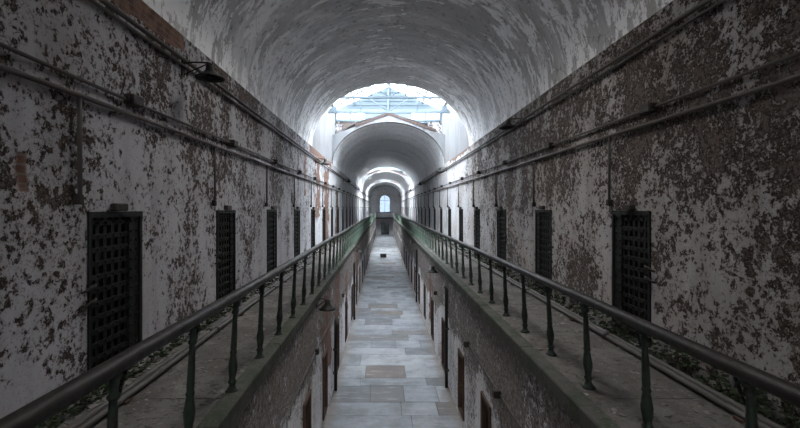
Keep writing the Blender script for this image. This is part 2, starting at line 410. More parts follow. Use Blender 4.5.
# galleries
for nm, x0, x1, e in (('floor_gallery_left', XL-.02, EL, -1), ('floor_gallery_right', ER, XR+.02, 1)):
    m = MB()
    edge = EL if e < 0 else ER; inner = edge + e*.17
    xa, xb = (x0, inner) if e < 0 else (inner, x1)
    m.box((xa, YB, GZ-.16), (xb, YE, GZ), 0)
    y = YB; r2 = random.Random(3 if e < 0 else 4)
    while y < YE - .1:                        # edge stones, each slightly out of line
        L = r2.uniform(1.6, 2.6); y2 = min(y + L, YE); o = r2.uniform(-.008, .008)
        a, b = sorted((inner, edge + o))
        m.cbox((a, y+.004, GZ-.17), (b, y2-.004, GZ+.012+r2.uniform(-.004,.004)), .014, 1)
        y = y2
    m.build(nm, [M['gallery'], M['edge']], kind='structure')

# ------------------------------------------------------------------ vaults
def arch_pts(rise, n=56, hw=HW, cx=CX, z0=SPR):
    return [(cx - hw*math.cos(PI*k/n), z0 + rise*math.sin(PI*k/n)) for k in range(n+1)]
for vi, (y0, y1, rise) in enumerate(VAULTS):
    m = MB(); P = arch_pts(rise); n = len(P) - 1
    Q = [(CX - (HW+.4)*math.cos(PI*k/n), SPR + (rise+.35)*math.sin(PI*k/n)) for k in range(n+1)]
    yy = [y0 + (y1-y0)*k/12 for k in range(13)]
    if vi == 0: yy = sorted(yy + list(SLOT))
    grid = [[m.vert((p[0], y_, p[1])) for p in P] for y_ in yy]
    hole = lambda a, k: vi == 0 and SLOT[0] <= (yy[a]+yy[a+1])/2 <= SLOT[1] and n/2-5 <= k < n/2+5
    for a in range(len(yy)-1):
        for k in range(n):
            if hole(a, k): continue
            f = m.face((grid[a][k], grid[a][k+1], grid[a+1][k+1], grid[a+1][k]), 0, True)
            # u in 0..1 around the arch, v in metres along it
            m.uv[f] = [(k/n, yy[a]), ((k+1)/n, yy[a]), ((k+1)/n, yy[a+1]), (k/n, yy[a+1])]
    for k in range(n):                       # roof shell and the two ends
        for a in range(len(yy)-1):
            if not hole(a, k):
                m.quad((Q[k][0],yy[a],Q[k][1]),(Q[k+1][0],yy[a],Q[k+1][1]),(Q[k+1][0],yy[a+1],Q[k+1][1]),(Q[k][0],yy[a+1],Q[k][1]), 1)
        if vi == 0 and n/2-5 <= k < n/2+5:
            for y_ in SLOT: m.quad((P[k][0],y_,P[k][1]),(P[k+1][0],y_,P[k+1][1]),(P[k+1][0],y_,SHAFT),(P[k][0],y_,SHAFT), 2)
    if vi == 0:                              # reveals of the added roof light
        for k in (n//2-5, n//2+5):
            m.quad((P[k][0],SLOT[0],P[k][1]),(P[k][0],SLOT[1],P[k][1]),(P[k][0],SLOT[1],SHAFT),(P[k][0],SLOT[0],SHAFT), 2)
        for y_ in (y0, y1):
            m.quad((P[k][0],y_,P[k][1]),(P[k+1][0],y_,P[k+1][1]),(Q[k+1][0],y_,Q[k+1][1]),(Q[k][0],y_,Q[k][1]), 2)
    if vi == 0:
        sk = empty('window_added_rooflight', (CX, sum(SLOT)/2, SHAFT)); sk['kind'] = 'structure'  # added opening, brightens the near hall from out of view
        g = MB(); g.box((-1.0,-(SLOT[1]-SLOT[0])/2-.05,.03),(1.0,(SLOT[1]-SLOT[0])/2+.05,.04)); g.build('glass', M['slot_glass'], sk)
        g = MB()
        for q in range(7):
            yq = (SLOT[0]-SLOT[1])/2 + q*(SLOT[1]-SLOT[0])/6
            g.box((-1.0,yq-.03,-.02),(1.0,yq+.03,.03))
        g.build('glazing_bars', M['steel_blue'], sk)
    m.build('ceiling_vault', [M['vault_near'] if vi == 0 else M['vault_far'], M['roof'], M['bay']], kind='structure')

# closing wall of each bay: gable front over the next vault, gable over the end of the last one, clerestory above
def gable(name, y, th, rise, zedge, zap, mat, inner_rise=None):
    m = MB(); P = arch_pts(rise, 40); top = []
    for (x, z) in P:
        top.append((x, zap - (zap - zedge) * abs(x - CX) / HW))
    for ya in (y, y + th):
        for k in range(len(P)-1):
            m.quad((P[k][0],ya,P[k][1]),(P[k+1][0],ya,P[k+1][1]),(top[k+1][0],ya,top[k+1][1]),(top[k][0],ya,top[k][1]))
    for k in range(len(P)-1):
        m.quad((top[k][0],y,top[k][1]),(top[k+1][0],y,top[k+1][1]),(top[k+1][0],y+th,top[k+1][1]),(top[k][0],y+th,top[k][1]))
        m.quad((P[k][0],y,P[k][1]),(P[k+1][0],y,P[k+1][1]),(P[k+1][0],y+th,P[k+1][1]),(P[k][0],y+th,P[k][1]))
    return m.build(name, mat, kind='structure')
for bi, (b0, b1) in enumerate(BAYS):
    rise = VAULTS[bi+1][2]
    gable('wall_gable', b1 - .25, .3, rise, 8.77, 9.83, M['bay'])
    m = MB()                                  # stepped red brick coping on the gable
    for sgn, reach in ((-1, 1.75), (1, 2.45)):
        sl = (9.83 - 8.77) / HW; steps = 14
        a = math.atan(sl)
        for k in range(steps):
            d0, d1 = reach*k/steps, reach*(k+1)/steps - .012
            z = 9.83 - sl * (d0 + d1) / 2
            Mx = Matrix.Translation((CX + sgn*(d0+d1)/2, b1 - .1, z + .055)) @ Matrix.Rotation(sgn*a, 4, 'Y')
            hl = (d1-d0)/2/math.cos(a)
            m.box((-hl, -.2, -.07), (hl, .2, .07), 0, Mx)
    m.build('trim_brick_coping', M['coping'], kind='structure')

    # clerestory: weathered lower wall, a band of panes, boarded gable
    y = b1 + CLER
    m = MB()
    A = arch_pts(rise + .03, 48, HW + .05)
    for q in range(48):                       # rises from the back of the next vault
        for ya in (y, y+.15):
            m.quad((A[q][0],ya,A[q][1]),(A[q+1][0],ya,A[q+1][1]),(A[q+1][0],ya,9.74),(A[q][0],ya,9.74), 0)
    m.box((1.83, y-.03, 9.34), (2.4, y-.005, 9.64), 3)
    for (lo, hi) in (((1.79,y-.05,9.3),(2.44,y,9.34)),((1.79,y-.05,9.64),(2.44,y,9.68)),((1.79,y-.05,9.34),(1.83,y,9.64)),((2.4,y-.05,9.34),(2.44,y,9.64))): m.box(lo, hi, 1)
    m.box((XL, y-.05, 9.72), (XR, y+.15, 9.84), 1); m.box((XL, y-.07, 10.19), (XR, y+.15, 10.36), 1)
    panes = [(-2.56,-1.87), (-1.77,-1.05), (1.52,2.24), (2.36,3.08)]
    xs = XL
    for (a, b) in panes:
        m.box((xs, y-.02, 9.84), (a, y+.12, 10.19), 1); xs = b
    m.box((xs, y-.02, 9.84), (XR, y+.12, 10.19), 1)
    z = 10.36; bh = .235
    while z < RIDGE - .02:                    # lapped boards
        z2 = min(z + bh, RIDGE)
        h0 = (RIDGE - z) / (RIDGE - EAVE) * HW; h1 = (RIDGE - z2) / (RIDGE - EAVE) * HW
        h0 = min(h0, HW)
        m.quad((CX-h0,y-.03,z),(CX+h0,y-.03,z),(CX+h1,y,z2),(CX-h1,y,z2), 2)
        m.quad((CX-h0,y-.03,z),(CX+h0,y-.03,z),(CX+h0,y,z),(CX-h0,y,z), 2)
        m.quad((CX-h0,y+.1,z),(CX+h0,y+.1,z),(CX+h1,y+.1,z2),(CX-h1,y+.1,z2), 2)
        z = z2
    m.box((CX-.06, y-.06, 10.36), (CX+.06, y, RIDGE-.05), 1)
    w = m.build('wall_clerestory', [M['weathered'], M['steel_blue'], M['blue_board'], M['iron']], kind='structure')
    for (a, b) in panes:
        g = MB(); g.box((a, y+.03, 9.84), (b, y+.036, 10.19)); g.build('window_pane', M['glass'], w)
    # the nearer end of the bay, above the end of the vault in front
    m = MB(); P = arch_pts(VAULTS[bi][2], 40)
    for k in range(40):
        tz = [EAVE + (RIDGE-EAVE)*(1 - abs(p[0]-CX)/HW) for p in (P[k], P[k+1])]
        for ya in (b0 - .2, b0 - .02):
            m.quad((P[k][0],ya,P[k][1]+.004),(P[k+1][0],ya,P[k+1][1]+.004),(P[k+1][0],ya,tz[1]),(P[k][0],ya,tz[0]))
    m.build('wall_bay_end', M['bay'], kind='structure')

    # glazed roof over the bay
    sk = empty('window_skylight', (CX, (b0+y)/2, EAVE)); sk['kind'] = 'structure'
    def part(mb, nm, mat):
        o = mb.build(nm, mat, sk); o.location = -Vector(sk.location); return o
    for s in (-1, 1):
        g = MB(); e = CX + s*HW
        nrm = Vector((s*(RIDGE-EAVE), 0, HW)).normalized() * .006
        A = [Vector((e, b0-.2, EAVE)), Vector((e, y+.1, EAVE)), Vector((CX, y+.1, RIDGE)), Vector((CX, b0-.2, RIDGE))]
        g.quad(*A)
        part(g, 'glass', M['glass' if bi == 0 else 'far_glass'])
        r = MB(); k = b0
        while k < y + .05:                    # glazing bars
            r.tube([(e, k, EAVE-.03), (CX, k, RIDGE-.03)], .022, 4, smooth=False); k += .62
        part(r, 'glazing_bars', M['steel_blue'])
        pu = MB()
        for q in (.02, .36, .68):
            px, pz = e + (CX-e)*q, EAVE + (RIDGE-EAVE)*q - .08
            pu.box((px-.035, b0-.02, pz-.045), (px+.035, y, pz+.045))
        part(pu, 'purlins', M['steel_blue'])
    r = MB(); r.box((CX-.05, b0-.02, RIDGE-.16), (CX+.05, y, RIDGE-.02)); part(r, 'ridge_beam', M['steel_blue'])
    for q, (ty, wh) in enumerate(((b0+1.9, 'nearer'), (b0+4.6, 'farther'))):
        tr = empty('roof_truss', (CX, ty, 9.6))
        nth = ('first','second','third')[bi]
        tag(tr, f'{wh} pale blue steel truss under the {nth} skylight from the camera', 'roof truss', 'steel trusses under the skylights')
        def tp(mb, nm):
            o = mb.build(nm, M['steel_blue'], tr); o.location = -Vector(tr.location)
        a = MB(); a.box((XL, ty-.04, 9.55), (XR, ty+.04, 9.65)); tp(a, 'bottom_chord')
        for s in (-1, 1):
            a = MB(); a.tube([(CX+s*(HW-.05), ty, 9.68), (CX, ty, RIDGE-.22)], .045, 4, smooth=False); tp(a, 'top_chord')
            a = MB(); a.tube([(CX+s*1.35, ty, 9.6), (CX+s*1.35, ty, 10.55)], .02, 6); tp(a, 'hanger')
            a = MB(); a.tube([(CX, ty, 9.6), (CX+s*1.35, ty, 10.55)], .02, 6); tp(a, 'brace')
            a = MB(); a.box((CX+s*(HW-.28)-.12, ty-.05, 9.6), (CX+s*(HW-.28)+.12, ty+.05, 9.86)); tp(a, 'gusset_plate')
        a = MB(); a.tube([(CX, ty, 9.6), (CX, ty, RIDGE-.22)], .025, 6); tp(a, 'king_rod')

# end wall with the arched window over a doorway
m = MB(); wx0, wx1 = CX-1.0, CX+1.0; wz0, wzs = 4.2, 6.45; dx0, dx1, dzt = CX-.75, CX+.8, 2.1
def eq(x0, x1, z0, z1):
    for ya in (YE, YE+.5): m.quad((x0,ya,z0),(x1,ya,z0),(x1,ya,z1),(x0,ya,z1))
ZT = SPR + 2.2
eq(XL-.3, dx0, -.03, dzt); eq(dx1, XR+.3, -.03, dzt); eq(XL-.3, XR+.3, dzt, wz0)
eq(XL-.3, wx0, wz0, ZT); eq(wx1, XR+.3, wz0, ZT)
AP = [(CX-math.cos(PI*k/20), wzs+math.sin(PI*k/20)) for k in range(21)]
for k in range(20):
    for ya in (YE, YE+.5):
        m.quad((AP[k][0],ya,AP[k][1]),(AP[k+1][0],ya,AP[k+1][1]),(AP[k+1][0],ya,ZT),(AP[k][0],ya,ZT))
    m.quad((AP[k][0],YE,AP[k][1]),(AP[k+1][0],YE,AP[k+1][1]),(AP[k+1][0],YE+.5,AP[k+1][1]),(AP[k][0],YE+.5,AP[k][1]))
for x in (wx0, wx1): m.quad((x,YE,wz0),(x,YE+.5,wz0),(x,YE+.5,wzs),(x,YE,wzs))
m.quad((wx0,YE,wz0),(wx1,YE,wz0),(wx1,YE+.5,wz0),(wx0,YE+.5,wz0))
for x in (dx0, dx1): m.quad((x,YE,0),(x,YE+.5,0),(x,YE+.5,dzt),(x,YE,dzt))
m.quad((dx0,YE,dzt),(dx1,YE,dzt),(dx1,YE+.5,dzt),(dx0,YE+.5,dzt))
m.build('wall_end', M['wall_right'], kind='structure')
win = empty('window_1', (CX, YE+.25, wz0)); win['kind'] = 'structure'
fr = MB()
fr.tube([(wx0+.04,YE+.25,wz0+.04)] + [(CX+(p[0]-CX)*.96, YE+.25, wzs+(p[1]-wzs)*.96) for p in AP] + [(wx1-.04,YE+.25,wz0+.04)], .045, 6)
fr.box((wx0,YE+.2,wz0),(wx1,YE+.3,wz0+.09)); fr.box((CX-.035,YE+.22,wz0),(CX+.035,YE+.28,wzs+.97)); fr.box((wx0,YE+.22,wzs-.03),(wx1,YE+.28,wzs+.03))
for zz in (5.0, 5.75): fr.box((wx0,YE+.23,zz-.015),(wx1,YE+.27,zz+.015))
o = fr.build('window_frame', M['blue_board'], win); o.location = -Vector(win.location)
g = MB(); g.face([g.vert((wx0,YE+.26,wz0)), g.vert((wx1,YE+.26,wz0))] + [g.vert((p[0],YE+.26,p[1])) for p in AP[::-1]])
o = g.build('glass', M['window_glass'], win); o.location = -Vector(win.location)
dr = empty('door_1', (CX, YE+.2, 0)); dr['kind'] = 'structure'
fr = MB()
for x in (dx0, CX-.16, CX+.18, dx1-.08): fr.box((x,YE+.16,0),(x+.08,YE+.24,dzt))
for z in (0, 1.0, dzt-.1): fr.box((dx0,YE+.17,z),(dx1,YE+.23,z+.08))
o = fr.build('door_frame', M['iron'], dr); o.location = -Vector(dr.location)
g = MB(); g.box((dx0,YE+.2,0),(dx1,YE+.206,dzt)); o = g.build('glass', M['door_glass'], dr); o.location = -Vector(dr.location)
m = MB(); m.quad((-40,YE+.4,-.04),(40,YE+.4,-.04),(40,YE+80,-.04),(-40,YE+80,-.04)); m.build('ground_outside', M['ground'], kind='structure')

# solid wall behind the camera, closing the bay added for near light
m = MB(); yb = REAR[0]
m.box((XL-.6,yb-.4,-.03),(XR+.6,yb,EAVE)); h = HW+.6
m.face([m.vert(p) for p in ((CX-h,yb,EAVE),(CX+h,yb,EAVE),(CX,yb,RIDGE+.3))])
m.build('wall_back', M['bay'], kind='structure')
m = MB(); P = arch_pts(2.33, 40); yb = REAR[1]
for k in range(40):
    tz = [EAVE + (RIDGE-EAVE)*(1 - abs(p[0]-CX)/HW) for p in (P[k], P[k+1])]
    m.quad((P[k][0],yb,P[k][1]),(P[k+1][0],yb,P[k+1][1]),(P[k+1][0],yb,tz[1]),(P[k][0],yb,tz[0]))
m.build('wall_bay_end', M['bay'], kind='structure')
sk = empty('window_skylight', (CX, REAR[0], EAVE)); sk['kind'] = 'structure'  # glazing of the added rear bay, unseen, lights the near end
for s in (-1, 1):
    g = MB(); e = CX + s*(HW+.02)
    g.quad((e, REAR[0], EAVE), (e, REAR[1]+.2, EAVE), (CX, REAR[1]+.2, RIDGE), (CX, REAR[0], RIDGE))
    o = g.build('glass', M['clear_glass'], sk); o.location = -Vector(sk.location)
    r = MB(); k = REAR[0]
    while k < REAR[1] + .05:
        r.tube([(e, k, EAVE-.03), (CX, k, RIDGE-.03)], .022, 4, smooth=False); k += .62
    o = r.build('glazing_bars', M['steel_blue'], sk); o.location = -Vector(sk.location)

# ------------------------------------------------------------------ cell doors of the upper galleries
def cell_door(side):
    """local: +x into the corridor for the left wall (mirrored for the right), y along it, z from the sill"""
    k = 1 if side < 0 else -1
    W, H = DW, DZ1 - DZ0
    root = empty('cell_door')
    B = lambda mb, lo, hi: mb.box((min(lo[0]*k, hi[0]*k), lo[1], lo[2]), (max(lo[0]*k, hi[0]*k), hi[1], hi[2]))
    f = MB()
    B(f, (-.12,-W/2-.01,-.02), (.018,-W/2+.03,H+.02)); B(f, (-.12,W/2-.03,-.02), (.018,W/2+.01,H+.02))
    B(f, (-.12,-W/2-.01,H-.03), (.022,W/2+.01,H+.025)); B(f, (-.12,-W/2,-.02), (.03,W/2,.04))
    f.build('door_frame', M['iron'], root)
    g = MB()
    ny, nz = 6, 12; y0, y1 = -W/2+.055, W/2-.2
    ys = [y0 + (y1-y0)*i/(ny-1) for i in range(ny)]; zs = [.07 + (H-.15)*i/(nz-1) for i in range(nz)]
    for y_ in ys: B(g, (-.042,y_-.025,.03), (-.032,y_+.025,H-.03))
    for z_ in zs: B(g, (-.032,y0-.02,z_-.024), (-.022,y1+.05,z_+.024))
    for y_ in ys:
        for z_ in zs:
            Mx = Matrix.Translation((-.022*k, y_, z_)) @ Matrix.Rotation(PI/2*k, 4, 'Y')
            g.lathe([(.014,0),(.011,.008),(.004,.012)], 6, 0, Mx)
    g.build('lattice', M['iron'], root)
    s = MB()                                  # solid hinge stile on the far side with its rivets
    B(s, (-.045,W/2-.19,.02), (-.005,W/2-.03,H-.03))
    for i in range(15):
        z_ = .08 + (H-.16)*i/14
        for y_ in (W/2-.165, W/2-.07):
            Mx = Matrix.Translation((-.005*k, y_, z_)) @ Matrix.Rotation(PI/2*k, 4, 'Y')
            s.lathe([(.017,0),(.014,.011),(.005,.016)], 6, 0, Mx)
    s.build('riveted_stile', M['iron'], root)
    for i in range(2):                        # hooked hasps by the near jamb
        h = MB(); z_ = H*.58 - i*.13
        h.tube([(.0, -W/2+.1, z_), (.045*k, -W/2+.03, z_), (.075*k, -W/2-.05, z_+.01), (.06*k, -W/2-.1, z_-.02), (.02*k, -W/2-.11, z_-.035)], .013, 8)
        h.build('hasp', M['iron_rust'], root)
    n = MB(); n.cbox((min(0,.07*k), -.11, H+.03), (max(0,.07*k), .09, H+.105), .012); n.build('number_block', M['iron_rust'], root)
    d = MB()
    B(d, (-.20,-W/2+.015,0.0), (-.15,W/2-.015,H-.01))
    for i in range(5): B(d, (-.15,-W/2+.02+i*.16,0.01), (-.14,-W/2+.17+i*.16,H-.02))
    d.build('inner_wooden_door', M['dark_wood'], root)
    return root
for side, cents, word, X in ((-1, doorsL, 'left', XL), (1, doorsR, 'right', XR)):
    proto = cell_door(side)
    for i, c in enumerate(cents):
        o = proto if i == 0 else copy_tree(proto)
        o.location = (X, c, DZ0)
        tag(o, f'{ORD[i]} dark iron lattice cell door from the camera along the {word} upper gallery', 'door', f'cell doors on the {word} upper gallery', 'thing')

# low doors of the ground floor
def low_door(side):
    k = 1 if side < 0 else -1; W, H = LD_W, LD_Z1 - LD_Z0
    B = lambda mb, lo, hi: mb.box((min(lo[0]*k, hi[0]*k), lo[1], lo[2]), (max(lo[0]*k, hi[0]*k), hi[1], hi[2]))
    root = empty('low_cell_door')
    f = MB(); B(f, (-.14,-W/2,0), (.035,-W/2+.06,H)); B(f, (-.14,W/2-.06,0), (.035,W/2+.03,H)); B(f, (-.14,-W/2,H-.06), (.035,W/2+.02,H+.02)); B(f, (-.14,-W/2,-.02),(.03,W/2,.03))
    f.build('door_frame', M['brown_wood'], root)
    d = MB()
    for i in range(4):
        a = -W/2+.06 + i*(W-.12)/4; B(d, (-.2,a+.003,.03), (-.16,a+(W-.12)/4-.003,H-.06))
    for z_ in (.2, H-.3): B(d, (-.16,-W/2+.06,z_), (-.14,W/2-.06,z_+.09))
    d.build('plank_leaf', M['dark_wood'], root)
    h = MB(); h.tube([(-.15*k,-W/2+.1,H*.55),(.03*k,-W/2+.08,H*.55),(.05*k,-W/2-.03,H*.55)], .014, 6); h.build('latch', M['iron_rust'], root)
    return root
for side, cents, word, X in ((-1, lowL, 'left', LWL), (1, lowR, 'right', LWR)):
    proto = low_door(side)
    for i, c in enumerate(cents):
        o = proto if i == 0 else copy_tree(proto)
        o.location = (X, c, LD_Z0)
        tag(o, f'{ORD[i]} low wooden cell door from the camera along the {word} ground floor wall', 'door', f'low doors on the {word} ground floor wall', 'thing')

# ------------------------------------------------------------------ railings
def railing(side, xb, xt, zt, first, sp, thick):
    word = 'left' if side < 0 else 'right'
    r = empty('gallery_railing', (xb, first, GZ))
    tag(r, f'long iron railing with turned balusters on the edge of the {word} gallery', 'railing', 'gallery railings')
    loc = Vector(r.location)
    hr = MB(); pts = []; y = -2.0
    wv = random.Random(5)
    while y < YE - .5:
        pts.append((xt + wv.uniform(-.006,.006), y, zt - thick + wv.uniform(-.003,.003))); y += 1.5
    # oval wooden-brown rail: wide flat tube
    prof = [(-.048,-.02),(-.036,-.044),(.036,-.044),(.048,-.02)] + [(.051*math.cos(a), .036*math.sin(a)) for a in (PI*q/9 for q in range(10))]
    rings = [[hr.vert((p[0]+a, p[1], p[2]+b)) for a, b in prof] for p in pts]
    for r0, r1 in zip(rings, rings[1:]):
        for q in range(len(prof)): hr.face((r0[q], r0[(q+1)%len(prof)], r1[(q+1)%len(prof)], r1[q]), 0, True)
    hr.face(rings[0]); hr.face(rings[-1][::-1])
    o = hr.build('handrail', M['rail'], r); o.location = -loc
    # baluster
    H = zt - thick - .044 - GZ
    lean = (xt - xb)
    prof = [(.062,0),(.062,.018),(.048,.026),(.034,.05),(.028,.075),(.040,.095),(.040,.108),(.029,.12),(.033,.16),(.042,.21),(.044,.25),(.036,.31),(.027,.36),
            (.034,.372),(.034,.385),(.027,.40),(.030,.44),(.027,.56),(.023,.68),(.021,.74),(.032,.75),(.034,.765),(.022,.78),(.024,H-.03),(.038,H-.02),(.038,H)]
    Sh = Matrix.Identity(4); Sh[0][2] = lean / H
    b = MB(); b.lathe(prof, 10, 0, Sh)
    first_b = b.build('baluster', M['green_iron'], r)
    s = MB()                                  # cast scroll under the rail
    cpts = []
    for q in range(15):
        a = q/14*1.6*PI; rr = .055*(1 - q/20)
        cpts.append((lean*.97, .06 + rr*math.cos(a)*.9 - .02, H - .075 + rr*math.sin(a)))
    s.tube(cpts, .011, 6); s.tube([(lean*.9, .0, H-.16), (lean*.95, .05, H-.12), (lean, .1, H-.02)], .01, 6)
    s.build('scroll_bracket', M['green_iron'], first_b)
    n = int((YE - 3 - first) / sp)
    for i in range(1, n):
        c = copy_tree(first_b, r); c.location = (0, sp*i, 0)
        c.rotation_euler = (random.uniform(-.012,.012), random.uniform(-.008,.008), random.uniform(-.2,.2)*0)
    return r
railing(-1, -1.444, -1.408, GZ+.97, 1.32, .908, .042)
railing(1, 1.998, 1.965, GZ+.91, 1.36, .925, .042)

# ------------------------------------------------------------------ conduits on the walls
def jitter_line(x, z, y0, y1, r, step=1.5, amp=.008):
    pts = []; y = y0
    while y < y1: pts.append((x, y, z + r.uniform(-amp, amp))); y += step
    pts.append((x, y1, z)); return pts
for side, X, cents, word in ((-1, XL, doorsL, 'left'), (1, XR, doorsR, 'right')):
    k = -side; r = random.Random(21 + side)
    # upper conduit with junction boxes
    zu = EYE + (1.113 if side < 0 else 1.17); zl = EYE + (.968 if side < 0 else 1.0)
    m = MB(); m.tube(jitter_line(X + k*.035, zu, YB, YE, r), .017, 8)
    up = m.build('wall_conduit', M['pipe_dark'])
    tag(up, f'upper of two horizontal conduits with junction boxes on the {word} gallery wall', 'conduit', 'conduits along the gallery walls')
    for c in cents:
        cb = c + (.2 if side < 0 else -.45)
        b = MB(); b.cbox((min(X, X+k*.11), cb-.1, zu-.05), (max(X, X+k*.11), cb+.1, zu+.055), .012)
        b.tube([(X+k*.05, cb-.13, zu), (X+k*.05, cb+.13, zu)], .027, 8)
        b.build('junction_box', M['iron_rust'], up)
    m = MB(); m.tube(jitter_line(X + k*.04, zl, YB, YE, r), .024, 8)
    lo = m.build('wall_conduit', M['pipe'])
    tag(lo, f'lower horizontal conduit with drop pipes to each cell on the {word} gallery wall', 'conduit', 'conduits along the gallery walls')
    for c in cents:
        cd = c + (-.57 if side < 0 else .44)
        b = MB(); b.tube([(X+k*.04, cd, zl), (X+k*.042, cd, zl-.5), (X+k*.036, cd+.01, EYE+.10)], .019, 8)
        b.build('drop_pipe', M['pipe_dark'], lo)
        b = MB(); b.cbox((min(X, X+k*.075), cd-.038, EYE+.03), (max(X, X+k*.06), cd+.038, EYE+.12), .012)
        b.build('switch_box', M['iron_rust'], lo)
    m = MB(); zc = EYE + (1.93 if side < 0 else 2.0)
    m.tube(jitter_line(X + k*.05, zc, YB, YE, r), .026, 8)
    c1 = m.build('wall_conduit', M['pipe_dark'])
    tag(c1, f'heavy conduit high under the vault springing of the {word} wall', 'conduit', 'conduits along the gallery walls')
    m = MB(); m.tube(jitter_line(X + k*.038, zc-.075, YB, YE, r), .018, 8)
    c2 = m.build('wall_conduit', M['pipe'])
    tag(c2, f'thin pale conduit just below the heavy one high on the {word} wall', 'conduit', 'conduits along the gallery walls')

# pipes on the gallery floors
for X, word, pos in ((-2.41, 'left', 'nearer the cell doors'), (-2.33, 'left', 'nearer the railing'), (3.04, 'right', 'nearer the cell doors'), (2.95, 'right', 'nearer the railing')):
    r = random.Random(int(X*100)); y = -2; pts = []
    while y < YE-1: pts.append((X + r.uniform(-.012,.012), y, GZ+.05)); y += 1.9
    m = MB(); m.tube(pts, .03, 8)
    o = m.build('floor_pipe', M['floor_pipe'])
    tag(o, f'dusty pipe along the {word} gallery floor, {pos}', 'pipe', 'pipes on the gallery floors')
    y = 2.4 + (X % .7)
    while y < 40:
        b = MB(); b.tube([(X, y-.05, GZ+.05), (X, y+.05, GZ+.05)], .041, 8)
        b.build('coupling', M['iron_rust'], o)
        b = MB(); b.box((X-.05, y+.9, GZ), (X+.05, y+.98, GZ+.028)); b.build('pipe_rest', M['brown_wood'], o)
        y += 3.1

# ------------------------------------------------------------------ lamps
def lamp(loc, side, arm, R, label, group):
    """loc = shade top, arm = distance back to the wall"""
    o = empty('wall_lamp', loc); tag(o, label, 'lamp', group)
    s = MB()
    prof = [(.035,.02),(.048,.012),(.052,-.05),(.075,-.085),(.10,-.105),(R*.75,-.135),(R,-.165),(R,-.175),(R*.74,-.15),(.085,-.118),(.055,-.09),(.03,-.085)]
    s.lathe(prof, 24); s.build('lamp_shade', M['iron'], o)
    a = MB(); a.tube([(0,0,.015), (side*.02,0,.035), (side*arm*.6,0,.04), (side*arm,0,.03)], .012, 8); a.build('arm', M['iron_rust'], o)
    a = MB(); a.tube([(side*.03,0,.02), (side*arm,.0,-.13)], .008, 6); a.build('brace', M['iron_rust'], o)
    p = MB(); p.cbox((min(side*arm, side*(arm-.02)), -.04, -.15), (max(side*arm, side*(arm-.02)), .04, .06), .006); p.build('wall_plate', M['iron_rust'], o)
    b = MB(); b.lathe([(.018,-.07),(.02,-.09),(.034,-.12),(.038,-.145),(.028,-.17),(.008,-.182)], 12); b.build('bulb', M['window_glass'], o)
    return o
for i, y in enumerate((5.6, 16.6, 28.0, 39.5)):
    lamp((-2.285, y, EYE+1.88), -1, -XL-2.285, .185, f'{ORD[i]} dark bell lamp from the camera, high on the left gallery wall', 'bell lamps high on the gallery walls')
for i, y in enumerate((9.6, 21.3, 33.0, 44.5)):
    lamp((2.82, y, EYE+1.98), 1, XR-2.82, .2, f'{ORD[i]} dark bell lamp from the camera, high on the right gallery wall', 'bell lamps high on the gallery walls')
for i, y in enumerate((8.7, 20.0)):
    lamp((LWL+.23, y, 3.1), -1, .23, .175, f'{ORD[i]} bell lamp from the camera, under the left gallery edge', 'bell lamps under the gallery edges')
for i, y in enumerate((13.7, 25.0)):
    lamp((LWR-.23, y, 3.1), 1, .23, .175, f'{ORD[i]} bell lamp from the camera, under the right gallery edge', 'bell lamps under the gallery edges')

# ------------------------------------------------------------------ drain pipes and boxes on the ground floor walls
def drain(X, side, y, top, label, r=.045):
    k = -side
    o = empty('drain_pipe', (X, y, 0)); tag(o, label, 'pipe', 'drain pipes on the ground floor walls')
    a = MB(); a.tube([(k*.07,0,.02),(k*.07,0,top-.25),(k*.07,.02,top-.12),(k*.06,.12,top-.03),(k*.06,.3,top)], r, 10); a.build('pipe', M['iron'], o)
    for z in (.5, top*.6):
        b = MB(); b.tube([(k*.07,0,z-.03),(k*.07,0,z+.03)], r+.012, 10); b.box((min(0,k*.07),-.07,z-.015),(max(0,k*.07),.07,z+.015)); b.build('bracket', M['iron_rust'], o)
drain(LWR, 1, 11.8, 2.75, 'black drain pipe with bent top on the right ground floor wall, nearest one')
drain(LWR, 1, 22.5, 2.75, 'black drain pipe farther along the right ground floor wall')
drain(LWL, -1, 11.6, 1.9, 'black drain pipe on the left ground floor wall, nearest one')
drain(LWL, -1, 19.0, 2.5, 'black drain pipe farther along the left ground floor wall')
for side, X, ys, word in ((-1, LWL, (8.55, 14.0), 'left'), (1, LWR, (6.6, 9.0, 14.4), 'right')):
    k = -side
    m = MB(); m.tube(jitter_line(X+k*.02, 2.12, YB, YE-4, random.Random(8)), .011, 8)
    o = m.build('wall_conduit', M['pipe']); tag(o, f'thin conduit with boxes along the {word} ground floor wall above the low doors', 'conduit', 'conduits along the ground floor walls')
    for y in ys:
        b = MB(); b.cbox((min(X, X+k*.12), y-.055, 2.06), (max(X, X+k*.08), y+.055, 2.18), .012); b.build('junction_box', M['iron_rust'], o)

# ------------------------------------------------------------------ floor box in the middle distance
fb = empty('floor_box', (-.02, 43.0, 0)); tag(fb, 'small low wooden box standing alone in the middle of the stone floor', 'box')
b = MB()
for (lo, hi) in (((-.3,-.25,.02),(.3,-.21,.36)),((-.3,.21,.02),(.3,.25,.36)),((-.3,-.21,.02),(-.26,.21,.36)),((.26,-.21,.02),(.3,.21,.36)),((-.26,-.21,.02),(.26,.21,.05))): b.box(lo, hi)
b.build('box_body', M['rubble'], fb)
l = MB(); l.cbox((-.33,-.28,.36),(.33,.28,.41), .01); l.build('box_lid', M['floor'], fb)

